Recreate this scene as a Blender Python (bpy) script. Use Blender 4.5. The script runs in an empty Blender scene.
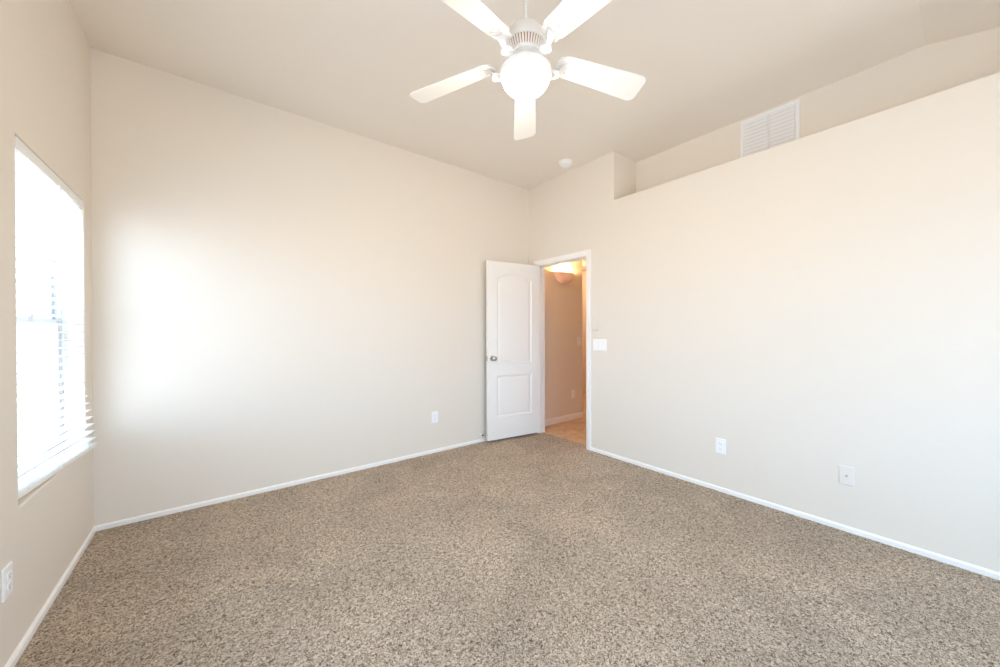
import bpy, bmesh, math, random
from mathutils import Vector, Matrix
R = math.radians
PI = math.pi
random.seed(7)
scene = bpy.context.scene
COL = scene.collection

# ------------------------------------------------------------------ camera
W, H = 3.675, 3.004          # room width, flat ceiling height
SH = 2.527                   # top of the plant shelf
YR = -4.90                   # wall behind the camera
cam_d = bpy.data.cameras.new('camera')
cam_d.sensor_width = 36.0
cam_d.lens = 361.1 * 36 / 1000
cam_d.clip_start = 0.05
cam = bpy.data.objects.new('camera', cam_d)
COL.objects.link(cam)
yaw, pit, rol = 0.6643, -0.0056, -0.0021
fw = Vector((math.sin(yaw) * math.cos(pit), math.cos(yaw) * math.cos(pit), math.sin(pit)))
rt = Vector((math.cos(yaw), -math.sin(yaw), 0))
up = rt.cross(fw)
r2 = rt * math.cos(rol) + up * math.sin(rol)
u2 = -rt * math.sin(rol) + up * math.cos(rol)
M = Matrix((r2, u2, -fw)).transposed().to_4x4()
M.translation = (0.6116, -3.3307, 1.24)
cam.matrix_world = M
scene.camera = cam

# ------------------------------------------------------------------ daylight, exposure
EXPOSURE = 0.09
SKY = (5.8, 8.4, 12.2)
GROUND = (6.5, 6.8, 7.8)
world = bpy.data.worlds.new('daylight')
scene.world = world
world.use_nodes = True
nt = world.node_tree
nt.nodes.clear()
o = nt.nodes.new('ShaderNodeOutputWorld')
bg = nt.nodes.new('ShaderNodeBackground')
tc = nt.nodes.new('ShaderNodeTexCoord')
sx = nt.nodes.new('ShaderNodeSeparateXYZ')
rp = nt.nodes.new('ShaderNodeMapRange')
rp.inputs['From Min'].default_value = -0.06
rp.inputs['From Max'].default_value = 0.06
mx = nt.nodes.new('ShaderNodeMix')
mx.data_type = 'RGBA'
mx.inputs[6].default_value = (*GROUND, 1)
mx.inputs[7].default_value = (*SKY, 1)
nt.links.new(tc.outputs['Generated'], sx.inputs[0])
nt.links.new(sx.outputs['Z'], rp.inputs['Value'])
nt.links.new(rp.outputs[0], mx.inputs[0])
nt.links.new(mx.outputs[2], bg.inputs['Color'])
nt.links.new(bg.outputs[0], o.inputs['Surface'])
world.cycles.sampling_method = 'AUTOMATIC'


def portal(name, loc, sx_, sy_, direction):
    l = bpy.data.lights.new(name, 'AREA')
    l.shape = 'RECTANGLE'
    l.size, l.size_y = sx_, sy_
    l.cycles.is_portal = True
    ob = bpy.data.objects.new(name, l)
    ob.location = loc
    ob.rotation_euler = Vector(direction).to_track_quat('-Z', 'Y').to_euler()
    COL.objects.link(ob)


portal('daylight_portal', (-0.17, -0.615, 1.29), 1.46, 0.94, (1, 0, 0))
portal('daylight_portal', (-0.17, -2.525, 1.29), 1.46, 1.06, (1, 0, 0))
portal('daylight_portal', (2.0, YR - 0.17, 1.275), 1.9, 1.56, (0, 1, 0))

vs = scene.view_settings
scene.display_settings.display_device = 'sRGB'
vs.view_transform = 'Standard'
vs.look = 'None'
vs.gamma = 1.0
vs.use_curve_mapping = False
vs.exposure = EXPOSURE
scene.cycles.max_bounces = 16
scene.cycles.diffuse_bounces = 10
scene.cycles.transparent_max_bounces = 16

# ------------------------------------------------------------------ materials


def srgb(r, g, b):
    f = lambda c: (c / 255 / 12.92) if c / 255 <= 0.04045 else ((c / 255 + 0.055) / 1.055) ** 2.4
    return (f(r), f(g), f(b), 1)


def new_mat(name, color, rough=0.5, metal=0.0, bump=None, spec=0.5):
    m = bpy.data.materials.new(name)
    m.use_nodes = True
    n = m.node_tree
    b = n.nodes['Principled BSDF']
    b.inputs['Base Color'].default_value = color
    b.inputs['Roughness'].default_value = rough
    b.inputs['Metallic'].default_value = metal
    b.inputs['Specular IOR Level'].default_value = spec
    if bump:
        scale, strength, dist = bump
        t = n.nodes.new('ShaderNodeTexCoord')
        z = n.nodes.new('ShaderNodeTexNoise')
        z.inputs['Scale'].default_value = scale
        z.inputs['Detail'].default_value = 3
        k = n.nodes.new('ShaderNodeBump')
        k.inputs['Strength'].default_value = strength
        k.inputs['Distance'].default_value = dist
        n.links.new(t.outputs['Object'], z.inputs['Vector'])
        n.links.new(z.outputs['Fac'], k.inputs['Height'])
        n.links.new(k.outputs['Normal'], b.inputs['Normal'])
    return m


PAINT = new_mat('beige_wall_paint', srgb(230, 222, 210), 0.55, bump=(90, 0.10, 0.004), spec=0.3)
CEIL = new_mat('beige_ceiling_paint', srgb(236, 229, 219), 0.75, bump=(70, 0.12, 0.005), spec=0.2)
TRIM = new_mat('white_trim_paint', srgb(244, 242, 238), 0.35, bump=(30, 0.02, 0.002))
DOORP = new_mat('white_door_paint', srgb(240, 238, 234), 0.38, bump=(60, 0.03, 0.002))
PLASTIC = new_mat('white_plastic', srgb(246, 246, 246), 0.35, bump=(200, 0.01, 0.001))
DARK = new_mat('dark_slot', srgb(60, 55, 50), 0.6, bump=(200, 0.01, 0.001))
DUCT = new_mat('pale_grey_duct', srgb(232, 231, 229), 0.6, bump=(200, 0.01, 0.001))
GREYSLOT = new_mat('grey_recess', srgb(150, 150, 150), 0.6, bump=(200, 0.01, 0.001))
BLACK = new_mat('black_rubber', srgb(18, 18, 18), 0.6, bump=(200, 0.02, 0.001))
NICKEL = new_mat('satin_nickel', srgb(190, 186, 180), 0.28, 1.0, bump=(400, 0.02, 0.0005))
VINYL = new_mat('grey_white_vinyl', srgb(192, 193, 194), 0.4, bump=(60, 0.01, 0.001))
BLIND = new_mat('white_faux_wood', srgb(242, 241, 238), 0.4, bump=(60, 0.02, 0.001))
CORD = new_mat('white_cord', srgb(225, 224, 220), 0.7, bump=(500, 0.05, 0.001))
FANW = new_mat('white_enamel', srgb(243, 242, 240), 0.35, bump=(60, 0.01, 0.001))
BLADEM = new_mat('white_blade_laminate', srgb(240, 238, 234), 0.5, bump=(40, 0.02, 0.001))
BRASS = new_mat('warm_vent_recess', srgb(190, 140, 95), 0.5, bump=(200, 0.01, 0.001))
SCONCE = new_mat('frosted_sconce_glass', srgb(240, 232, 228), 0.5, bump=(40, 0.02, 0.001))
_n = SCONCE.node_tree
_t = _n.nodes.new('ShaderNodeBsdfTranslucent')
_t.inputs['Color'].default_value = srgb(240, 215, 195)
_m = _n.nodes.new('ShaderNodeMixShader')
_m.inputs[0].default_value = 0.06
_n.links.new(_n.nodes['Principled BSDF'].outputs[0], _m.inputs[1])
_n.links.new(_t.outputs[0], _m.inputs[2])
_n.links.new(_m.outputs[0], _n.nodes['Material Output'].inputs['Surface'])
GRILLE = new_mat('white_grille_enamel', srgb(240, 240, 240), 0.4, bump=(60, 0.01, 0.001))


def carpet_mat():
    m = bpy.data.materials.new('frieze_carpet')
    m.use_nodes = True
    n = m.node_tree
    b = n.nodes['Principled BSDF']
    b.inputs['Roughness'].default_value = 0.95
    b.inputs['Specular IOR Level'].default_value = 0.05
    b.inputs['Sheen Weight'].default_value = 0.15
    t = n.nodes.new('ShaderNodeTexCoord')
    z1 = n.nodes.new('ShaderNodeTexNoise')
    z1.inputs['Scale'].default_value = 88
    z1.inputs['Detail'].default_value = 3
    z1.inputs['Roughness'].default_value = 0.65
    z1.inputs['Distortion'].default_value = 1.6
    cr = n.nodes.new('ShaderNodeValToRGB')
    e = cr.color_ramp.elements
    e[0].position = 0.35
    e[0].color = srgb(82, 60, 42)  # brown flecks, plus shade in the tuft gaps painted into the colour
    e[1].position = 0.66
    e[1].color = srgb(248, 233, 212)
    k = e.new(0.45)
    k.color = srgb(176, 152, 126)
    k = e.new(0.51)
    k.color = srgb(219, 197, 171)
    z2 = n.nodes.new('ShaderNodeTexNoise')
    z2.inputs['Scale'].default_value = 2.2
    z2.inputs['Detail'].default_value = 4
    z2.inputs['Distortion'].default_value = 0.5
    mr = n.nodes.new('ShaderNodeMapRange')
    mr.inputs['From Min'].default_value = 0.3
    mr.inputs['From Max'].default_value = 0.7
    mr.inputs['To Min'].default_value = 0.86
    mr.inputs['To Max'].default_value = 1.14
    mm = n.nodes.new('ShaderNodeMix')
    mm.data_type = 'RGBA'
    mm.blend_type = 'MULTIPLY'
    mm.inputs[0].default_value = 1
    bp = n.nodes.new('ShaderNodeBump')
    bp.inputs['Strength'].default_value = 1.0
    bp.inputs['Distance'].default_value = 0.022
    n.links.new(t.outputs['Object'], z1.inputs['Vector'])
    n.links.new(t.outputs['Object'], z2.inputs['Vector'])
    n.links.new(z1.outputs['Fac'], cr.inputs['Fac'])
    n.links.new(z2.outputs['Fac'], mr.inputs['Value'])
    n.links.new(cr.outputs['Color'], mm.inputs[6])
    n.links.new(mr.outputs[0], mm.inputs[7])
    n.links.new(mm.outputs[2], b.inputs['Base Color'])
    n.links.new(z1.outputs['Fac'], bp.inputs['Height'])
    n.links.new(bp.outputs['Normal'], b.inputs['Normal'])
    return m


CARPET = carpet_mat()


def tile_mat():
    m = bpy.data.materials.new('tan_hall_floor')
    m.use_nodes = True
    n = m.node_tree
    b = n.nodes['Principled BSDF']
    b.inputs['Roughness'].default_value = 0.5
    t = n.nodes.new('ShaderNodeTexCoord')
    z = n.nodes.new('ShaderNodeTexNoise')
    z.inputs['Scale'].default_value = 9
    z.inputs['Detail'].default_value = 5
    cr = n.nodes.new('ShaderNodeValToRGB')
    e = cr.color_ramp.elements
    e[0].position = 0.3
    e[0].color = srgb(192, 160, 128)
    e[1].position = 0.7
    e[1].color = srgb(222, 194, 162)
    n.links.new(t.outputs['Object'], z.inputs['Vector'])
    n.links.new(z.outputs['Fac'], cr.inputs['Fac'])
    n.links.new(cr.outputs['Color'], b.inputs['Base Color'])
    return m


HALLF = tile_mat()


def glass_mat():
    m = bpy.data.materials.new('window_glass')
    m.use_nodes = True
    n = m.node_tree
    n.nodes.clear()
    out = n.nodes.new('ShaderNodeOutputMaterial')
    tr = n.nodes.new('ShaderNodeBsdfTransparent')
    tr.inputs['Color'].default_value = (0.96, 0.98, 0.97, 1)
    gl = n.nodes.new('ShaderNodeBsdfGlossy')
    gl.inputs['Roughness'].default_value = 0.02
    fr = n.nodes.new('ShaderNodeFresnel')
    ge = n.nodes.new('ShaderNodeNewGeometry')
    io = n.nodes.new('ShaderNodeMapRange')
    io.inputs['To Min'].default_value = 1.45
    io.inputs['To Max'].default_value = 1 / 1.45
    n.links.new(ge.outputs['Backfacing'], io.inputs['Value'])
    n.links.new(io.outputs[0], fr.inputs['IOR'])
    mi = n.nodes.new('ShaderNodeMixShader')
    n.links.new(fr.outputs[0], mi.inputs[0])
    n.links.new(tr.outputs[0], mi.inputs[1])
    n.links.new(gl.outputs[0], mi.inputs[2])
    n.links.new(mi.outputs[0], out.inputs['Surface'])
    return m


GLASS = glass_mat()


def emit_mat(name, color, strength, base=(1, 1, 1, 1)):
    m = new_mat(name, base, 0.4)
    b = m.node_tree.nodes['Principled BSDF']
    b.inputs['Emission Color'].default_value = color
    b.inputs['Emission Strength'].default_value = strength
    return m


BOWL = emit_mat('lit_opal_glass', (1.0, 0.84, 0.62, 1), 78.0)
BULB = emit_mat('lit_bulb', (1.0, 0.56, 0.25, 1), 1100.0)

# ------------------------------------------------------------------ mesh helpers


def link(name, bm, mat, parent=None, smooth=False, bevel=0.0, seg=2):
    me = bpy.data.meshes.new(name)
    bmesh.ops.recalc_face_normals(bm, faces=bm.faces)
    bm.to_mesh(me)
    bm.free()
    for k in (mat if isinstance(mat, (list, tuple)) else [mat]):
        me.materials.append(k)
    ob = bpy.data.objects.new(name, me)
    COL.objects.link(ob)
    if parent:
        ob.parent = parent
    if smooth:
        for f in me.polygons:
            f.use_smooth = True
        try:
            me.set_sharp_from_angle(angle=R(40))
        except Exception:
            pass
    if bevel:
        md = ob.modifiers.new('bevel', 'BEVEL')
        md.width = bevel
        md.segments = seg
        md.limit_method = 'ANGLE'
        md.angle_limit = R(35)
        md.harden_normals = False
    return ob


def tag(o, label=None, cat=None, group=None, kind=None):
    if label:
        o['label'] = label
    if cat:
        o['category'] = cat
    if group:
        o['group'] = group
    if kind:
        o['kind'] = kind
    return o


def empty(name, loc, rz=0, **k):
    e = bpy.data.objects.new(name, None)
    e.empty_display_size = 0.1
    e.location = loc
    e.rotation_euler = (0, 0, rz)
    COL.objects.link(e)
    return tag(e, **k)


def box(bm, x0, x1, y0, y1, z0, z1, mat=0):
    v = [bm.verts.new((x, y, z)) for x in (x0, x1) for y in (y0, y1) for z in (z0, z1)]
    for a in ((0, 1, 3, 2), (4, 6, 7, 5), (0, 4, 5, 1), (2, 3, 7, 6), (0, 2, 6, 4), (1, 5, 7, 3)):
        f = bm.faces.new([v[i] for i in a])
        f.material_index = mat
    return v


def boxes(*bs):
    bm = bmesh.new()
    for b in bs:
        box(bm, *b)
    return bm


def cells(xs, ys, zs, solid):
    """Clean outer skin of a set of grid cells: walls with openings and niches."""
    bm = bmesh.new()
    vs_ = {}

    def V(i, j, k):
        if (i, j, k) not in vs_:
            vs_[(i, j, k)] = bm.verts.new((xs[i], ys[j], zs[k]))
        return vs_[(i, j, k)]
    nx, ny, nz = len(xs) - 1, len(ys) - 1, len(zs) - 1
    S = lambda i, j, k: 0 <= i < nx and 0 <= j < ny and 0 <= k < nz and solid(
        (xs[i] + xs[i + 1]) / 2, (ys[j] + ys[j + 1]) / 2, (zs[k] + zs[k + 1]) / 2)
    for i in range(nx):
        for j in range(ny):
            for k in range(nz):
                if not S(i, j, k):
                    continue
                if not S(i - 1, j, k):
                    bm.faces.new((V(i, j, k), V(i, j, k + 1), V(i, j + 1, k + 1), V(i, j + 1, k)))
                if not S(i + 1, j, k):
                    bm.faces.new((V(i + 1, j, k), V(i + 1, j + 1, k), V(i + 1, j + 1, k + 1), V(i + 1, j, k + 1)))
                if not S(i, j - 1, k):
                    bm.faces.new((V(i, j, k), V(i + 1, j, k), V(i + 1, j, k + 1), V(i, j, k + 1)))
                if not S(i, j + 1, k):
                    bm.faces.new((V(i, j + 1, k), V(i, j + 1, k + 1), V(i + 1, j + 1, k + 1), V(i + 1, j + 1, k)))
                if not S(i, j, k - 1):
                    bm.faces.new((V(i, j, k), V(i, j + 1, k), V(i + 1, j + 1, k), V(i + 1, j, k)))
                if not S(i, j, k + 1):
                    bm.faces.new((V(i, j, k + 1), V(i + 1, j, k + 1), V(i + 1, j + 1, k + 1), V(i, j + 1, k + 1)))
    bmesh.ops.dissolve_limit(bm, angle_limit=R(1), verts=bm.verts, edges=bm.edges)
    return bm


def lathe(profile, n=48, bm=None, cap0=False, cap1=False, center=(0, 0, 0)):
    """Revolve (r, z) pairs round the z axis."""
    bm = bm or bmesh.new()
    cx, cy, cz = center
    rings = []
    for r, z in profile:
        if r < 1e-6:
            rings.append([bm.verts.new((cx, cy, cz + z))])
        else:
            rings.append([bm.verts.new((cx + r * math.cos(2 * PI * i / n), cy + r * math.sin(2 * PI * i / n), cz + z)) for i in range(n)])
    for a, b in zip(rings, rings[1:]):
        for i in range(n):
            j = (i + 1) % n
            if len(a) == 1 and len(b) == 1:
                continue
            if len(a) == 1:
                bm.faces.new((a[0], b[i], b[j]))
            elif len(b) == 1:
                bm.faces.new((a[i], b[0], a[j]))
            else:
                bm.faces.new((a[i], b[i], b[j], a[j]))
    if cap0 and len(rings[0]) > 1:
        bm.faces.new(rings[0])
    if cap1 and len(rings[-1]) > 1:
        bm.faces.new(rings[-1])
    return bm


def tube(bm, pts, r, n=8):
    pts = [Vector(p) for p in pts]
    rings = []
    for i, p in enumerate(pts):
        d = (pts[min(i + 1, len(pts) - 1)] - pts[max(i - 1, 0)]).normalized()
        a = d.orthogonal().normalized() if i == 0 else (prev - d * prev.dot(d)).normalized()
        prev = a
        b = d.cross(a)
        rings.append([bm.verts.new(p + a * r * math.cos(2 * PI * k / n) + b * r * math.sin(2 * PI * k / n)) for k in range(n)])
    for a, b in zip(rings, rings[1:]):
        for k in range(n):
            bm.faces.new((a[k], b[k], b[(k + 1) % n], a[(k + 1) % n]))
    bm.faces.new(rings[0])
    bm.faces.new(rings[-1])
    return bm


def prism(bm, pts, z0, z1, plane='xy'):
    """Extrude a 2D outline (plane xy -> along z, xz -> along y)."""
    P = (lambda a, b, c: (a, b, c)) if plane == 'xy' else (lambda a, b, c: (a, c, b))
    lo = [bm.verts.new(P(x, y, z0)) for x, y in pts]
    hi = [bm.verts.new(P(x, y, z1)) for x, y in pts]
    bm.faces.new(lo)
    bm.faces.new(hi)
    k = len(pts)
    for i in range(k):
        bm.faces.new((lo[i], lo[(i + 1) % k], hi[(i + 1) % k], hi[i]))
    return bm


# ------------------------------------------------------------------ the room
# carpet
floor = link('floor', boxes((0, W + 0.075, YR, 0, -0.08, 0.0)), CARPET)
tag(floor, 'mottled beige and brown frieze carpet across the whole bedroom', 'carpet', kind='structure')
bm = bmesh.new()
box(bm, W + 0.075, 6.4, -2.6, 2.2, -0.08, 0.004)
tag(link('floor_hall', bm, HALLF), 'tan hallway floor seen through the open doorway', 'floor', kind='structure')

# walls
TW = 0.115
WIN = (-1.07, -0.16, 0.558, 2.012)       # y0, y1, z0, z1 of the opening in the left wall
TWN = (-3.05, -2.00)                      # added unseen opening of the same height, lets in extra daylight
bm = cells([-0.16, 0], [YR - 0.16, TWN[0], TWN[1], WIN[0], WIN[1], 0.12], [-0.08, WIN[2], WIN[3], 3.1],
           lambda x, y, z: not ((WIN[0] < y < WIN[1] or TWN[0] < y < TWN[1]) and WIN[2] < z < WIN[3]))
tag(link('wall_left', bm, PAINT, bevel=0.006, seg=2), 'beige left wall holding the bright window', 'wall', kind='structure')

bm = boxes((-0.16, W + TW, 0, 0.12, -0.08, 3.1))
tag(link('wall_back', bm, PAINT), 'beige back wall washed by window daylight', 'wall', kind='structure')

DY0, DY1, DZ = -0.90, -0.160, 2.035       # rough door opening
XN, XB = 4.07, 4.20
NY = -1.228


def right_solid(x, y, z):
    if x < W + TW:
        if z < SH:
            return not (DY0 < y < DY1 and z < DZ)
        return y > NY
    if z < 2.43:
        return False
    if z < SH:
        return True
    if y > NY:
        return True
    return x > XN


bm = cells([W, W + TW, XN, XB], [YR - 0.16, NY, DY0, DY1, 0.06], [-0.08, DZ, 2.43, SH, 3.1], right_solid)
tag(link('wall_right', bm, PAINT, bevel=0.009, seg=3), 'beige right wall with doorway and long plant shelf recess on top', 'wall', kind='structure')

RR = (1.05, 2.95, 0.50, 2.05)  # opening added out of view for its daylight
bm = cells([-0.16, RR[0], RR[1], XB], [YR - 0.16, YR], [-0.08, RR[2], RR[3], 3.1],
           lambda x, y, z: not (RR[0] < x < RR[1] and RR[2] < z < RR[3]))
tag(link('wall_rear', bm, PAINT), 'beige wall behind the viewpoint', 'wall', kind='structure')

# ceiling: flat, then falling towards the rear of the room
YC = -3.187
SLOPE = math.tan(R(13.9))
bm = bmesh.new()
yb = YR - 0.2
prof = [(0.14, H), (YC, H), (yb, H + SLOPE * (yb - YC)), (yb, 3.2), (0.14, 3.2)]
lo = [bm.verts.new((-0.18, y, z)) for y, z in prof]
hi = [bm.verts.new((XB + 0.02, y, z)) for y, z in prof]
bm.faces.new(lo)
bm.faces.new(hi)
for i in range(5):
    bm.faces.new((lo[i], lo[(i + 1) % 5], hi[(i + 1) % 5], hi[i]))
tag(link('ceiling', bm, CEIL), 'pale beige ceiling, flat with a slope at the near end', 'ceiling', kind='structure')

# hallway shell
HY = 0.028
bm = bmesh.new()
box(bm, W + TW + 0.001, 4.755, HY, HY + 0.11, 0.0, 2.43)
tag(link('wall_hall', bm, PAINT, bevel=0.012, seg=3), 'warm lit hallway wall seen through the doorway', 'wall', kind='structure')
bm = boxes((W + TW, 6.4, 2.1, 2.2, 0, 2.43), (6.3, 6.4, -2.6, 2.2, 0, 2.43), (W + TW, 6.4, -2.7, -2.6, 0, 2.43), (W + TW, W + TW + 0.1, 0.14, 2.2, 0, 2.43))
tag(link('wall_hall_far', bm, PAINT), 'far walls of the hallway beyond the corner', 'wall', kind='structure')
bm = boxes((XB, 6.4, -2.7, 2.2, 2.43, 2.53), (W + TW, XB, 0.0, 2.2, 2.43, 2.53))
tag(link('ceiling_hall', bm, CEIL), 'low hallway ceiling above the wall lamp', 'ceiling', kind='structure')


# baseboards: board with an eased top
def base_profile(t=0.013, h=0.033):
    return [(0, 0), (t, 0), (t, h * 0.72), (t * 0.72, h * 0.9), (t * 0.35, h), (0, h)]


def baseboard(name, a, b, nrm, label, h=0.033):
    a, b, nrm = Vector(a), Vector(b), Vector(nrm)
    bm = bmesh.new()
    rings = [[bm.verts.new(p + nrm * u + Vector((0, 0, v))) for u, v in base_profile(h=h)] for p in (a, b)]
    k = len(rings[0])
    for i in range(k):
        bm.faces.new((rings[0][i], rings[0][(i + 1) % k], rings[1][(i + 1) % k], rings[1][i]))
    bm.faces.new(rings[0])
    bm.faces.new(rings[1])
    return tag(link(name, bm, TRIM), label, 'baseboard', kind='structure')


baseboard('baseboard_left', (0, YR, 0), (0, 0, 0), (1, 0, 0), 'white baseboard along the window wall')
baseboard('baseboard_back', (0.013, 0, 0), (W, 0, 0), (0, -1, 0), 'white baseboard along the back wall, ending behind the open door')
baseboard('baseboard_right', (W, YR, 0), (W, -0.957, 0), (-1, 0, 0), 'white baseboard along the right wall from the door casing')
baseboard('baseboard_hall', (W + TW, HY, 0.004), (4.755, HY, 0.004), (0, -1, 0), 'white baseboard at the foot of the hallway wall', h=0.078)

# door jamb and casing
JI = 0.0
jy0, jy1, jz = -0.895, -0.165, 2.03
bm = boxes((W - 0.001, W + TW + 0.001, DY0 - 0.012, jy0, 0, jz + 0.02), (W - 0.001, W + TW + 0.001, jy1, DY1 + 0.012, 0, jz + 0.02),
           (W - 0.001, W + TW + 0.001, jy0, jy1, jz, jz + 0.02),
           (W + 0.045, W + 0.075, jy0, jy0 + 0.010, 0, jz), (W + 0.045, W + 0.075, jy1 - 0.010, jy1, 0, jz), (W + 0.045, W + 0.075, jy0, jy1, jz - 0.010, jz))
tag(link('trim_1', bm, TRIM), 'white door jamb with stop lining the doorway', 'door jamb', kind='structure')


def casing(name, x, nx, label):
    """Colonial casing mitred round three sides of the opening."""
    prof = [(0.0, 0.0), (0.0, 0.009), (0.008, 0.012), (0.030, 0.015), (0.045, 0.017), (0.057, 0.015), (0.057, 0.0)]
    bm = bmesh.new()
    rev = 0.005
    path = [((jy0 - rev, 0.0), (-1, 0)), ((jy0 - rev, jz + rev), (-1, 1)), ((jy1 + rev, jz + rev), (1, 1)), ((jy1 + rev, 0.0), (1, 0))]
    rings = []
    for (py, pz), (dy, dz) in path:
        rings.append([bm.verts.new((x + nx * t, py + dy * w, pz + dz * w)) for w, t in prof])
    k = len(prof)
    for a, b in zip(rings, rings[1:]):
        for i in range(k):
            bm.faces.new((a[i], a[(i + 1) % k], b[(i + 1) % k], b[i]))
    bm.faces.new(rings[0])
    bm.faces.new(rings[-1])
    return tag(link(name, bm, TRIM), label, 'door casing', kind='structure')


casing('trim_2', W, -1, 'white moulded casing round the doorway on the bedroom side')

# ------------------------------------------------------------------ the open door
OPEN = 98.0
door = empty('door_1', (W + 0.004, -0.160, 0.0), 0, label='white two-panel arched-top door standing open against the back wall', cat='door', kind='structure')
th = R(OPEN - 90)
# local axes: x from hinge to free edge, y towards the hall face
ex = Vector((-math.cos(th), math.sin(th), 0))
ey = Vector((-math.sin(th), -math.cos(th), 0))
door.matrix_world = Matrix(((ex.x, ey.x, 0, W + 0.004), (ex.y, ey.y, 0, -0.160), (0, 0, 1, 0), (0, 0, 0, 1)))
# ex x ey points down for this opening hand, so keep a proper rotation: mirror handled by building in (x, -y)
ez = ex.cross(ey)
door.matrix_world = Matrix.Translation((W + 0.004, -0.160, 0)) @ Matrix(((ex.x, -ey.x, 0), (ex.y, -ey.y, 0), (0, 0, 1))).to_4x4()
DW0, DW1, DT = 0.004, 0.712, 0.035
DB, DTOP = 0.025, 2.027
Y_FRONT, Y_BACK = -(0.006 + DT), -0.006   # hall face looks at the viewer (local -y)


def arch_outline(u0, u1, z0, z1, rise, n=28):
    """Panel outline counter-clockwise; the top is an eyebrow arch with short flat shoulders."""
    pts = [(u0, z0), (u1, z0)]
    if rise <= 0:
        return pts + [(u1, z1), (u0, z1)]
    for i in range(n + 1):
        s = i / n
        u = u1 + (u0 - u1) * s
        t = abs(2 * s - 1)
        q = max(0.0, 1 - (t / 0.86) ** 2)
        pts.append((u, z1 + rise * q ** 0.85))
    return pts


def offset(pts, d):
    k = len(pts)
    out = []
    for i in range(k):
        p0, p1, p2 = Vector(pts[i - 1]), Vector(pts[i]), Vector(pts[(i + 1) % k])
        a, b = (p1 - p0).normalized(), (p2 - p1).normalized()
        na, nb = Vector((-a.y, a.x)), Vector((-b.y, b.x))
        m = (na + nb)
        m = m / max(0.2, m.dot(na))
        out.append(tuple(p1 + m * d))
    return out


def door_leaf():
    bm = bmesh.new()
    panels = [arch_outline(0.120, 0.596, 0.868, 1.850, 0.052), arch_outline(0.120, 0.596, 0.272, 0.740, 0)]
    for yf, s in ((Y_FRONT, 1), (Y_BACK, -1)):
        outer = [bm.verts.new((u, yf, z)) for u, z in ((DW0, DB), (DW1, DB), (DW1, DTOP), (DW0, DTOP))]
        edges = [bm.edges.new((outer[i], outer[(i + 1) % 4])) for i in range(4)]
        for pn in panels:
            prev = None
            for d, dep in ((0, 0), (0.004, 0.005), (0.016, 0.009), (0.026, 0.009), (0.034, 0.005), (0.050, 0.0025)):
                ring = [bm.verts.new((u, yf + s * dep, z)) for u, z in offset(pn, d)]
                k = len(ring)
                if prev is None:
                    edges += [bm.edges.new((ring[i], ring[(i + 1) % k])) for i in range(k)]
                else:
                    for i in range(k):
                        bm.faces.new((prev[i], prev[(i + 1) % k], ring[(i + 1) % k], ring[i]))
                prev = ring
            bm.faces.new(prev)
        bmesh.ops.triangle_fill(bm, edges=edges, use_beauty=True)
        if s == 1:
            fr = outer
        else:
            bk = outer
    for i in range(4):
        bm.faces.new((fr[i], fr[(i + 1) % 4], bk[(i + 1) % 4], bk[i]))
    return bm


leaf = link('door_leaf', door_leaf(), DOORP, door)


def knob_bm(sign):
    bm = bmesh.new()
    lathe([(0, 0), (0.031, 0), (0.032, 0.003), (0.029, 0.008), (0.013, 0.011), (0.011, 0.026), (0.016, 0.032), (0.0255, 0.039), (0.0275, 0.048),
           (0.025, 0.056), (0.017, 0.061), (0, 0.062)], 28, bm)
    bm.transform(Matrix.Rotation(R(90) * sign, 4, 'X'))
    return bm


for sgn, yy in ((1, Y_FRONT), (-1, Y_BACK)):
    b_ = knob_bm(sgn)
    b_.transform(Matrix.Translation((0.652, yy, 0.94)))
    kn = link('door_knob', b_, NICKEL, door, smooth=True)
    kn['label'] = 'satin nickel round door knob'
bm = boxes((DW1 - 0.0005, DW1 + 0.0015, -0.036, -0.011, 0.91, 0.97), (DW1, DW1 + 0.008, -0.030, -0.017, 0.93, 0.95))
link('latch_plate', bm, NICKEL, door)
for z in (0.24, 1.02, 1.80):
    bm = bmesh.new()
    tube(bm, [(-0.001, -0.001, z - 0.045), (-0.001, -0.001, z + 0.045)], 0.006, 12)
    box(bm, 0.0, 0.0045, -0.034, -0.004, z - 0.044, z + 0.044)
    link('hinge', bm, NICKEL, door, smooth=True)

# door stop on the back wall baseboard
ds = empty('door_stop', (2.936, 0.0, 0.084), 0, label='small spring door stop with black tip low behind the open door', cat='door stop')
bm = lathe([(0, 0), (0.011, 0), (0.011, 0.004), (0.006, 0.007), (0, 0.007)], 20)
bm.transform(Matrix.Rotation(R(90), 4, 'X'))
link('mount_plate', bm, PLASTIC, ds, smooth=True)
bm = bmesh.new()
tube(bm, [(0.0042 * math.cos(a), -0.006 - 0.036 * a / (2 * PI * 11), 0.0042 * math.sin(a)) for a in [2 * PI * i / 10 for i in range(111)]], 0.0011, 6)
link('spring', bm, PLASTIC, ds, smooth=True)
bm = lathe([(0, 0.040), (0.0075, 0.040), (0.0085, 0.044), (0.0085, 0.052), (0.006, 0.056), (0, 0.057)], 20)
bm.transform(Matrix.Rotation(R(90), 4, 'X'))
tip = link('tip', bm, BLACK, ds, smooth=True)
tip['label'] = 'black rubber tip'

# ------------------------------------------------------------------ window in the left wall
win = empty('window_1', (-0.10, (WIN[0] + WIN[1]) / 2, WIN[2]), 0, label='white single-hung window glowing with daylight in left wall', cat='window', kind='structure')
hw, hh = (WIN[1] - WIN[0]) / 2, WIN[3] - WIN[2]
FRM = 0.034


def ring_boxes(x0, x1, y0, y1, z0, z1, t):
    return [(x0, x1, y0, y0 + t, z0, z1), (x0, x1, y1 - t, y1, z0, z1), (x0, x1, y0 + t, y1 - t, z0, z0 + t), (x0, x1, y0 + t, y1 - t, z1 - t, z1)]


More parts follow.
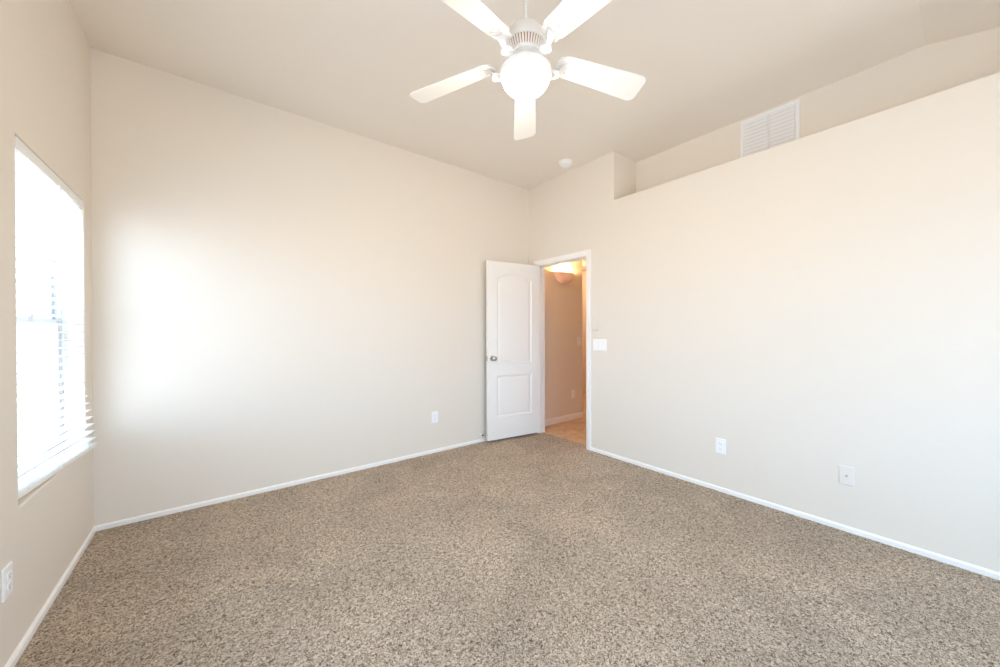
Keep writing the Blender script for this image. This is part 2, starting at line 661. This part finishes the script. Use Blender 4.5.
link('window_frame', boxes(*ring_boxes(-0.045, 0.018, -hw, hw, 0, hh, FRM)), VINYL, win, bevel=0.002)
MR = 1.29 - WIN[2]
link('upper_sash', boxes(*ring_boxes(-0.035, -0.012, -hw + FRM, hw - FRM, MR - 0.015, hh - FRM, 0.028)), VINYL, win, bevel=0.002)
lower = link('lower_sash', boxes(*ring_boxes(-0.010, 0.014, -hw + FRM, hw - FRM, FRM, MR + 0.022, 0.036)), VINYL, win, bevel=0.002)
link('sash_lock', boxes((0.000, 0.020, -0.03, 0.03, MR + 0.020, MR + 0.030), (0.006, 0.020, -0.006, 0.03, MR + 0.030, MR + 0.040)), VINYL, lower, bevel=0.002)
link('pane', boxes((-0.026, -0.022, -hw + FRM + 0.026, hw - FRM - 0.026, MR + 0.011, hh - FRM - 0.026)), GLASS, win)
link('pane', boxes((0.000, 0.004, -hw + FRM + 0.034, hw - FRM - 0.034, FRM + 0.034, MR - 0.012)), GLASS, win)

win2 = empty('added_window_2', (-0.10, (TWN[0] + TWN[1]) / 2, WIN[2]), 0, label='added unseen window further along the left wall, for more daylight', cat='window', kind='structure')  # added out of view to brighten the room
w2 = (TWN[1] - TWN[0]) / 2
link('window_frame', boxes(*ring_boxes(-0.045, 0.018, -w2, w2, 0, hh, 0.045), (-0.03, 0.01, -w2 + 0.045, w2 - 0.045, MR - 0.02, MR + 0.02)), VINYL, win2, bevel=0.002)
link('pane', boxes((-0.012, -0.008, -w2 + 0.04, w2 - 0.04, 0.04, MR - 0.015)), GLASS, win2)
link('pane', boxes((-0.012, -0.008, -w2 + 0.04, w2 - 0.04, MR + 0.015, hh - 0.04)), GLASS, win2)

# added unseen opening behind the viewpoint, to bring in more daylight
win3 = empty('added_window_3', (2.0, YR - 0.09, RR[2]), 0, label='added unseen sliding window behind the viewpoint, for extra daylight', cat='window', kind='structure')
w3, h3 = (RR[1] - RR[0]) / 2, RR[3] - RR[2]
fr3 = [(c, d, a, b, e, f) for (a, b, c, d, e, f) in ring_boxes(-0.04, 0.03, -w3, w3, 0, h3, 0.045) + [(-0.03, 0.03, -0.03, 0.03, 0.045, h3 - 0.045)]]
link('window_frame', boxes(*fr3), VINYL, win3, bevel=0.002)
link('pane', boxes((-w3 + 0.04, -0.03, -0.012, -0.008, 0.04, h3 - 0.04)), GLASS, win3)
link('pane', boxes((0.03, w3 - 0.04, 0.008, 0.012, 0.04, h3 - 0.04)), GLASS, win3)

# ------------------------------------------------------------------ blind
blind = empty('window_blind', (0, 0, WIN[3]), 0, label='white horizontal slat blind lowered over the window, its foot swung outwards', cat='blind')
by0, by1 = WIN[0] + 0.010, WIN[1] - 0.022
bc = (by0 + by1) / 2
bl = by1 - by0
SX = -0.030        # centre plane of the hanging slats


def twist(z):
    """The lower slats swing out of the recess towards the corner of the room."""
    t = max(0.0, min(1.0, (1.02 - z) / 0.42))
    t = t * t * (3 - 2 * t) * 0.55 + t * 0.45
    return t


def slat_frame(z):
    t = twist(z)
    return Matrix.Translation((SX + 0.004 + 0.012 * t, bc + 0.018 * t, z)) @ Matrix.Rotation(R(-4.7) * t, 4, 'Z')


bm = bmesh.new()
zs_ = []
z = WIN[3] - 0.066
while z > 0.60:
    zs_.append(z)
    z -= 0.0415
wv = 0.050
for z in zs_:
    Mx = slat_frame(z - 0) @ Matrix.Rotation(R(-3), 4, 'Y')
    sec = []
    for i in range(5):
        a = -wv / 2 + wv * i / 4
        sec.append((a, 0.0022 * (1 - (2 * a / wv) ** 2) + 0.0014))
    for i in range(4, -1, -1):
        a = -wv / 2 + wv * i / 4
        sec.append((a, 0.0022 * (1 - (2 * a / wv) ** 2) - 0.0014))
    ra = [bm.verts.new(Mx @ Vector((a, -bl / 2, c))) for a, c in sec]
    rb = [bm.verts.new(Mx @ Vector((a, bl / 2, c))) for a, c in sec]
    for i in range(10):
        bm.faces.new((ra[i], ra[(i + 1) % 10], rb[(i + 1) % 10], rb[i]))
    bm.faces.new(ra)
    bm.faces.new(rb)
bm.transform(Matrix.Translation((0, 0, -WIN[3])))
link('slats', bm, BLIND, blind)
bm = boxes((SX - 0.026, SX + 0.020, by0 + 0.004, by1 - 0.004, WIN[3] - 0.044, WIN[3] - 0.010))
bm.transform(Matrix.Translation((0, 0, -WIN[3])))
link('headrail', bm, BLIND, blind, bevel=0.002)
# valance with a short return at the corner end
bm = boxes((-0.008, 0.002, by0 - 0.004, by1 - 0.008, WIN[3] - 0.050, WIN[3] - 0.010), (SX - 0.01, -0.008, by1 - 0.018, by1 - 0.008, WIN[3] - 0.050, WIN[3] - 0.010))
bm.transform(Matrix.Translation((0, 0, -WIN[3])))
link('valance', bm, BLIND, blind, bevel=0.002)
zb = 0.578
bm = boxes((-0.026, 0.026, -bl / 2, bl / 2, -0.011, 0.011))
bm.transform(slat_frame(zb))
bm.transform(Matrix.Translation((0, 0, -WIN[3])))
link('bottom_rail', bm, BLIND, blind, bevel=0.004, seg=3)
for fy in (-0.36, 0.0, 0.36):
    bm = bmesh.new()
    for a in (-wv / 2 - 0.001, wv / 2 + 0.001):
        tube(bm, [(slat_frame(z) @ Vector((a, fy * bl, 0))) - Vector((0, 0, WIN[3])) for z in [WIN[3] - 0.05] + zs_ + [zb]], 0.0009, 5)
    link('ladder_cord', bm, CORD, blind)
bm = bmesh.new()
tube(bm, [(0.004, by0 + 0.47, -0.05), (0.006, by0 + 0.47, -0.30), (0.006, by0 + 0.472, -0.66)], 0.0035, 8)
link('tilt_wand', bm, BLIND, blind, smooth=True)


# ------------------------------------------------------------------ electrical plates
def plate_bm(w, h, t=0.006):
    bm = bmesh.new()
    e = 0.004
    a = [bm.verts.new((x, 0, z)) for x, z in ((-w / 2, -h / 2), (w / 2, -h / 2), (w / 2, h / 2), (-w / 2, h / 2))]
    m = [bm.verts.new((x, -t * 0.55, z)) for x, z in ((-w / 2, -h / 2), (w / 2, -h / 2), (w / 2, h / 2), (-w / 2, h / 2))]
    b = [bm.verts.new((x, -t, z)) for x, z in ((-w / 2 + e, -h / 2 + e), (w / 2 - e, -h / 2 + e), (w / 2 - e, h / 2 - e), (-w / 2 + e, h / 2 - e))]
    for p, q in ((a, m), (m, b)):
        for i in range(4):
            bm.faces.new((p[i], p[(i + 1) % 4], q[(i + 1) % 4], q[i]))
    bm.faces.new(a)
    bm.faces.new(b)
    return bm


def screw(parent, x, z, y, mat):
    bm = lathe([(0, 0), (0.0034, 0), (0.003, 0.0012), (0, 0.0016)], 12)
    bm.transform(Matrix.Translation((x, y, z)) @ Matrix.Rotation(R(90), 4, 'X'))
    link('screw', bm, mat, parent)


def outlet(loc, rz, label):
    e = empty('wall_outlet', loc, rz, label=label, cat='outlet', group='duplex power outlets low on the walls')
    link('cover_plate', plate_bm(0.071, 0.116), PLASTIC, e)
    for dz in (0.0195, -0.0195):
        bm = bmesh.new()
        pts = []
        for i in range(24):
            a = 2 * PI * i / 24
            pts.append((0.0172 * math.cos(a), max(-0.0135, min(0.0135, 0.0172 * math.sin(a))) + dz))
        prism(bm, pts, -0.0085, -0.003, 'xz')
        rc = link('receptacle', bm, PLASTIC, e, bevel=0.0008)
        bm = boxes((-0.0078, -0.0054, -0.0089, -0.0080, dz - 0.001, dz + 0.0075), (0.0054, 0.0078, -0.0089, -0.0080, dz, dz + 0.0065),
                   (-0.0022, 0.0022, -0.0089, -0.0080, dz - 0.0095, dz - 0.0050))
        link('slot', bm, GREYSLOT, rc)
    screw(e, 0, 0, -0.0058, PLASTIC)
    return e


outlet((2.367, 0, 0.362), 0, 'white outlet low on the back wall, left of the open door')
outlet((W, -2.187, 0.350), R(-90), 'white outlet low on the right wall, nearer the doorway')
outlet((0, -1.182, 0.330), R(90), 'white outlet on the left wall, below the near edge of the window')
outlet((4.543, HY, 0.360), 0, 'outlet low on the hallway wall inside the doorway')

e = empty('cable_plate', (W, -2.897, 0.343), R(-90), label='wall-coloured coaxial cable plate low on right wall, beyond the outlet', cat='wall plate')
PPL = new_mat('painted_plate', srgb(232, 226, 218), 0.5, bump=(90, 0.05, 0.002), spec=0.3)
link('cover_plate', plate_bm(0.071, 0.116), PPL, e)
bm = lathe([(0, 0.004), (0.0065, 0.004), (0.0065, 0.009), (0.0048, 0.009), (0.0048, 0.017), (0.003, 0.017), (0.003, 0.012), (0, 0.012)], 6)
bm.transform(Matrix.Rotation(R(90), 4, 'X'))
c_ = link('coax_jack', bm, NICKEL, e)
c_['label'] = 'grey metal coaxial jack'
for z in (0.042, -0.042):
    screw(e, 0, z, -0.0058, PPL)


def rocker(e, x):
    link('switch_frame', boxes((x - 0.0172, x + 0.0172, -0.0075, -0.004, -0.0345, 0.0345)), PLASTIC, e, bevel=0.0008)
    bm = bmesh.new()
    prism(bm, [(-0.005, -0.031), (-0.011, -0.031), (-0.0085, 0.0), (-0.0078, 0.031), (-0.005, 0.031)], x - 0.0148, x + 0.0148, 'xy')
    # outline is (y, z) extruded along x
    for v in bm.verts:
        a, b, c = v.co
        v.co = (c, a, b)
    link('rocker', bm, PLASTIC, e, bevel=0.0006)


e = empty('light_switch', (W, -1.066, 1.099), R(-90), label='white three-gang switch plate beside the door casing on right wall', cat='light switch')
link('cover_plate', plate_bm(0.165, 0.116), PLASTIC, e)
for x in (-0.046, 0.0, 0.046):
    rocker(e, x)
    for z in (0.048, -0.048):
        screw(e, x, z, -0.0058, PLASTIC)
e = empty('light_switch', (4.672, HY, 1.100), 0, label='single light switch on the hallway wall near its corner', cat='light switch')
link('cover_plate', plate_bm(0.071, 0.116), PLASTIC, e)
rocker(e, 0)

# holder painted like the wall, above the switches
e = empty('remote_cradle', (W, -1.024, 1.300), R(-90), label='small wall-coloured cradle above the three-gang light switch', cat='wall cradle')
link('back_plate', plate_bm(0.062, 0.112, 0.008), PAINT, e)
link('pocket', boxes((-0.027, 0.027, -0.020, -0.006, -0.052, -0.008)), PAINT, e, bevel=0.003)

# ------------------------------------------------------------------ return air grille on the recess wall
gy, gz0, gz1, gw = -2.383, 2.560, 2.986, 0.195
e = empty('vent_grille', (XN, gy, gz0), R(-90), label='white louvred return-air grille high in the plant shelf recess', cat='vent')
gh = gz1 - gz0
link('grille_frame', boxes((-gw, -gw + 0.026, -0.010, 0, 0, gh), (gw - 0.026, gw, -0.010, 0, 0, gh), (-gw + 0.026, gw - 0.026, -0.010, 0, 0, 0.026),
                           (-gw + 0.026, gw - 0.026, -0.010, 0, gh - 0.026, gh)), GRILLE, e, bevel=0.003)
link('mullion', boxes((-0.007, 0.007, -0.009, 0, 0.026, gh - 0.026)), DUCT, e, bevel=0.002)
link('duct_backing', boxes((-gw + 0.02, gw - 0.02, -0.0012, 0.0, 0.02, gh - 0.02)), DUCT, e)
for x0, x1 in ((-gw + 0.026, -0.008), (0.008, gw - 0.030)):
    bm = bmesh.new()
    k = 13
    for i in range(k):
        zc = 0.034 + (gh - 0.068) * i / (k - 1)
        vs4 = [(-0.0095, -0.011), (-0.0085, -0.011), (-0.0015, 0.0135), (-0.0025, 0.0135)]
        a = [bm.verts.new((x0, y, zc + zz)) for y, zz in vs4]
        b = [bm.verts.new((x1, y, zc + zz)) for y, zz in vs4]
        for q in range(4):
            bm.faces.new((a[q], a[(q + 1) % 4], b[(q + 1) % 4], b[q]))
        bm.faces.new(a)
        bm.faces.new(b)
    link('louvers', bm, GRILLE, e)

# ------------------------------------------------------------------ smoke detector
e = empty('smoke_detector', (3.472, -0.79, H), 0, label='round white smoke detector on the ceiling near the doorway', cat='smoke detector')
link('base_ring', lathe([(0, 0), (0.070, 0), (0.070, -0.008), (0.066, -0.012), (0, -0.012)], 40), PLASTIC, e, smooth=True)
link('cover', lathe([(0.063, -0.011), (0.063, -0.026), (0.054, -0.036), (0.035, -0.040), (0.034, -0.037), (0.020, -0.037), (0.019, -0.041), (0, -0.042)], 40), PLASTIC, e, smooth=True)

# ------------------------------------------------------------------ hallway sconce
e = empty('wall_sconce', (4.335, HY, 2.035), 0, label='frosted half-bowl uplight glowing on the hallway wall', cat='wall lamp')
bm = bmesh.new()
n, m_ = 24, 10
outer, inner = [], []
for sc_, store in ((1.0, outer), (0.95, inner)):
    for j in range(m_ + 1):
        ph = PI / 2 * j / m_
        row = []
        for i in range(n + 1):
            a = PI * i / n
            row.append(bm.verts.new((0.178 * sc_ * math.cos(a) * math.cos(ph), -0.115 * sc_ * math.sin(a) * math.cos(ph), -0.145 * sc_ * math.sin(ph))))
        store.append(row)
for g in (outer, inner):
    for j in range(m_):
        for i in range(n):
            bm.faces.new((g[j][i], g[j][i + 1], g[j + 1][i + 1], g[j + 1][i]))
for i in range(n):
    bm.faces.new((outer[0][i], outer[0][i + 1], inner[0][i + 1], inner[0][i]))
bmesh.ops.remove_doubles(bm, verts=bm.verts, dist=1e-5)
link('bowl_shade', bm, SCONCE, e, smooth=True)
link('back_plate', boxes((-0.05, 0.05, -0.012, 0, -0.10, -0.01)), SCONCE, e, bevel=0.003)
bm = lathe([(0, -0.085), (0.013, -0.085), (0.014, -0.05), (0.013, -0.045), (0, -0.045)], 16, center=(0, -0.05, 0))
link('lamp_socket', bm, PLASTIC, e, smooth=True)
bm = lathe([(0, -0.046), (0.014, -0.045), (0.026, -0.025), (0.028, -0.010), (0.022, 0.006), (0, 0.014)], 20, center=(0, -0.05, 0))
link('bulb', bm, BULB, e, smooth=True)

hl = bpy.data.lights.new('hall_fill_light', 'POINT')  # added fill light around the hall corner, no fixture
hl.energy = 20
hl.color = (1.0, 0.66, 0.38)
hl.shadow_soft_size = 0.08
ho = bpy.data.objects.new('hall_fill_light', hl)
ho.location = (5.5, 1.0, 2.25)
COL.objects.link(ho)

# ------------------------------------------------------------------ ceiling fan
FX, FY = 1.831, -1.986
fan = empty('ceiling_fan', (FX, FY, H), R(48.6), label='white five-blade ceiling fan with lit opal glass bowl', cat='ceiling fan')
dz = -H


def fz(bm):
    bm.transform(Matrix.Translation((0, 0, -H)))
    return bm


link('canopy', fz(lathe([(0, H), (0.066, H), (0.068, H - 0.012), (0.060, H - 0.035), (0.034, H - 0.058), (0.014, H - 0.062), (0, H - 0.062)], 40)), FANW, fan, smooth=True)
link('downrod', fz(lathe([(0, H - 0.06), (0.0085, H - 0.06), (0.0085, 2.75), (0, 2.75)], 20)), FANW, fan, smooth=True)
link('motor_housing', fz(lathe([(0, 2.775), (0.017, 2.775), (0.019, 2.764), (0.045, 2.758), (0.072, 2.742), (0.092, 2.716), (0.101, 2.688), (0.103, 2.666),
                                (0.100, 2.660), (0.0, 2.660)], 56)), FANW, fan, smooth=True)
# vented band: warm dark recess with white ribs
band = link('vent_band', fz(lathe([(0.094, 2.661), (0.074, 2.622), (0.0, 2.622)], 56)), BRASS, fan, smooth=True)
bm = bmesh.new()
for i in range(40):
    a = 2 * PI * i / 40
    M_ = Matrix.Rotation(a, 4, 'Z')
    w = 0.0038
    pts = [(0.0995, 2.663), (0.0790, 2.619), (0.0720, 2.619), (0.0910, 2.663)]
    va = [bm.verts.new(M_ @ Vector((r, -w, z))) for r, z in pts]
    vb = [bm.verts.new(M_ @ Vector((r, w, z))) for r, z in pts]
    for q in range(4):
        bm.faces.new((va[q], va[(q + 1) % 4], vb[(q + 1) % 4], vb[q]))
    bm.faces.new(va)
    bm.faces.new(vb)
link('vent_ribs', fz(bm), FANW, fan)
link('flywheel', fz(lathe([(0, 2.623), (0.080, 2.623), (0.082, 2.616), (0.079, 2.608), (0, 2.608)], 48)), FANW, fan, smooth=True)
link('switch_housing', fz(lathe([(0.048, 2.610), (0.054, 2.600), (0.055, 2.565), (0.062, 2.552), (0, 2.552)], 48)), FANW, fan, smooth=True)
link('light_fitter', fz(lathe([(0, 2.556), (0.085, 2.553), (0.112, 2.547), (0.126, 2.538), (0.128, 2.510), (0.123, 2.505), (0.119, 2.507), (0.0, 2.515)], 56)), FANW, fan, smooth=True)
prof = []
for i in range(15):
    a = PI / 2 * i / 14
    prof.append((0.118 * math.cos(a) ** 0.9 if i < 14 else 0.0, 2.506 - 0.080 * math.sin(a)))
gb = link('glass_bowl', fz(lathe([(0.114, 2.512)] + prof, 56)), BOWL, fan, smooth=True)
gb['label'] = 'glowing opal glass bowl'
# pull chain with fob
bm = bmesh.new()
ca = R(183.3)
cx_, cy_ = math.cos(ca), math.sin(ca)
lathe([(0, 0), (0.0045, 0.0), (0.0045, 0.008), (0, 0.008)], 12, bm, center=(0.128 * cx_, 0.128 * cy_, 2.514 - H))
tube(bm, [(0.130 * cx_, 0.130 * cy_, 2.516 - H), (0.135 * cx_, 0.135 * cy_, 2.500 - H), (0.135 * cx_, 0.135 * cy_, 2.31 - H)], 0.0012, 6)
ch = link('pull_chain', bm, PLASTIC, fan)
bm = lathe([(0, 2.315), (0.0025, 2.314), (0.0035, 2.300), (0.0062, 2.285), (0.0058, 2.277), (0, 2.274)], 14, center=(0.135 * cx_, 0.135 * cy_, -H))
link('chain_fob', bm, PLASTIC, ch, smooth=True)

BZ = 2.622
DROOP = R(6.0)


def blade_bm():
    bm = bmesh.new()
    r0, r1 = 0.182, 0.656
    pts = []
    w0, w1 = 0.058, 0.076

    def corner(cx, cy, r, a0, a1, k=7):
        for i in range(k):
            a = a0 + (a1 - a0) * i / (k - 1)
            pts.append((cx + r * math.cos(a), cy + r * math.sin(a)))
    corner(r1 - 0.034, w1 - 0.034, 0.034, PI / 2, 0)
    corner(r1 - 0.034, -w1 + 0.034, 0.034, 0, -PI / 2)
    corner(r0 + 0.040, -w0 + 0.040, 0.040, -PI / 2, -PI)
    corner(r0 + 0.040, w0 - 0.040, 0.040, PI, PI / 2)
    prism(bm, pts, -0.003, 0.003)
    return bm


def iron_bm():
    """Blade iron: flange at the flywheel, curved arm, scrolled plate under the blade root."""
    bm = bmesh.new()
    arm = [(0.062, 0, 2.612), (0.084, 0, 2.604), (0.108, 0, 2.576), (0.134, 0, 2.551), (0.160, 0, 2.549), (0.182, 0, 2.572), (0.198, 0, BZ - 0.198 * math.tan(DROOP) - 0.006)]
    ws = [0.020, 0.013, 0.011, 0.013, 0.014, 0.016, 0.024]
    rows = []
    for (x, y, z), w in zip(arm, ws):
        rows.append([bm.verts.new((x, s * w, z + t)) for s, t in ((-1, -0.003), (1, -0.003), (1, 0.003), (-1, 0.003))])
    for a, b in zip(rows, rows[1:]):
        for i in range(4):
            bm.faces.new((a[i], a[(i + 1) % 4], b[(i + 1) % 4], b[i]))
    bm.faces.new(rows[0])
    bm.faces.new(rows[-1])
    # round medallion on the arm
    lathe([(0, 2.556), (0.026, 2.556), (0.030, 2.550), (0.026, 2.542), (0.018, 2.542), (0.014, 2.547), (0, 2.546)], 24, bm, center=(0.152, 0, 0))
    return bm


def scroll_bm():
    bm = bmesh.new()
    # trefoil plate under the blade root, with raised scroll ribs
    pts = []
    for i in range(40):
        a = 2 * PI * i / 40
        r = 0.040 + 0.010 * math.cos(3 * a)
        pts.append((0.200 + r * math.cos(a) * 0.95, r * math.sin(a) * 1.05))
    prism(bm, pts, -0.0075, -0.0032)
    for s in (-1, 1):
        tube(bm, [(0.165, s * 0.004, -0.009), (0.185, s * 0.022, -0.010), (0.212, s * 0.036, -0.010), (0.232, s * 0.028, -0.009), (0.222, s * 0.014, -0.009)], 0.0035, 8)
    for x, y in ((0.240, 0.0), (0.196, 0.030), (0.196, -0.030)):
        lathe([(0, -0.0110), (0.005, -0.0105), (0.0062, -0.0085), (0.0062, -0.006), (0, -0.006)], 12, bm, center=(x, y, 0))
    return bm


BM_ = Matrix.Translation((0, 0, BZ - H)) @ Matrix.Rotation(DROOP, 4, 'Y') @ Matrix.Rotation(R(-13.5), 4, 'X')
b0 = blade_bm()
b0.transform(BM_)
blade0 = link('blade', b0, BLADEM, fan, bevel=0.0015)
i0 = iron_bm()
i0.transform(Matrix.Translation((0, 0, -H)))
iron0 = link('blade_iron', i0, FANW, blade0, smooth=True)
s0 = scroll_bm()
s0.transform(BM_)
scr0 = link('scroll_plate', s0, FANW, blade0, smooth=True)
for k in range(1, 5):
    b = blade0.copy()
    COL.objects.link(b)
    b.parent = fan
    b.rotation_euler = (0, 0, R(72 * k))
    for c in (iron0, scr0):
        d = c.copy()
        COL.objects.link(d)
        d.parent = b
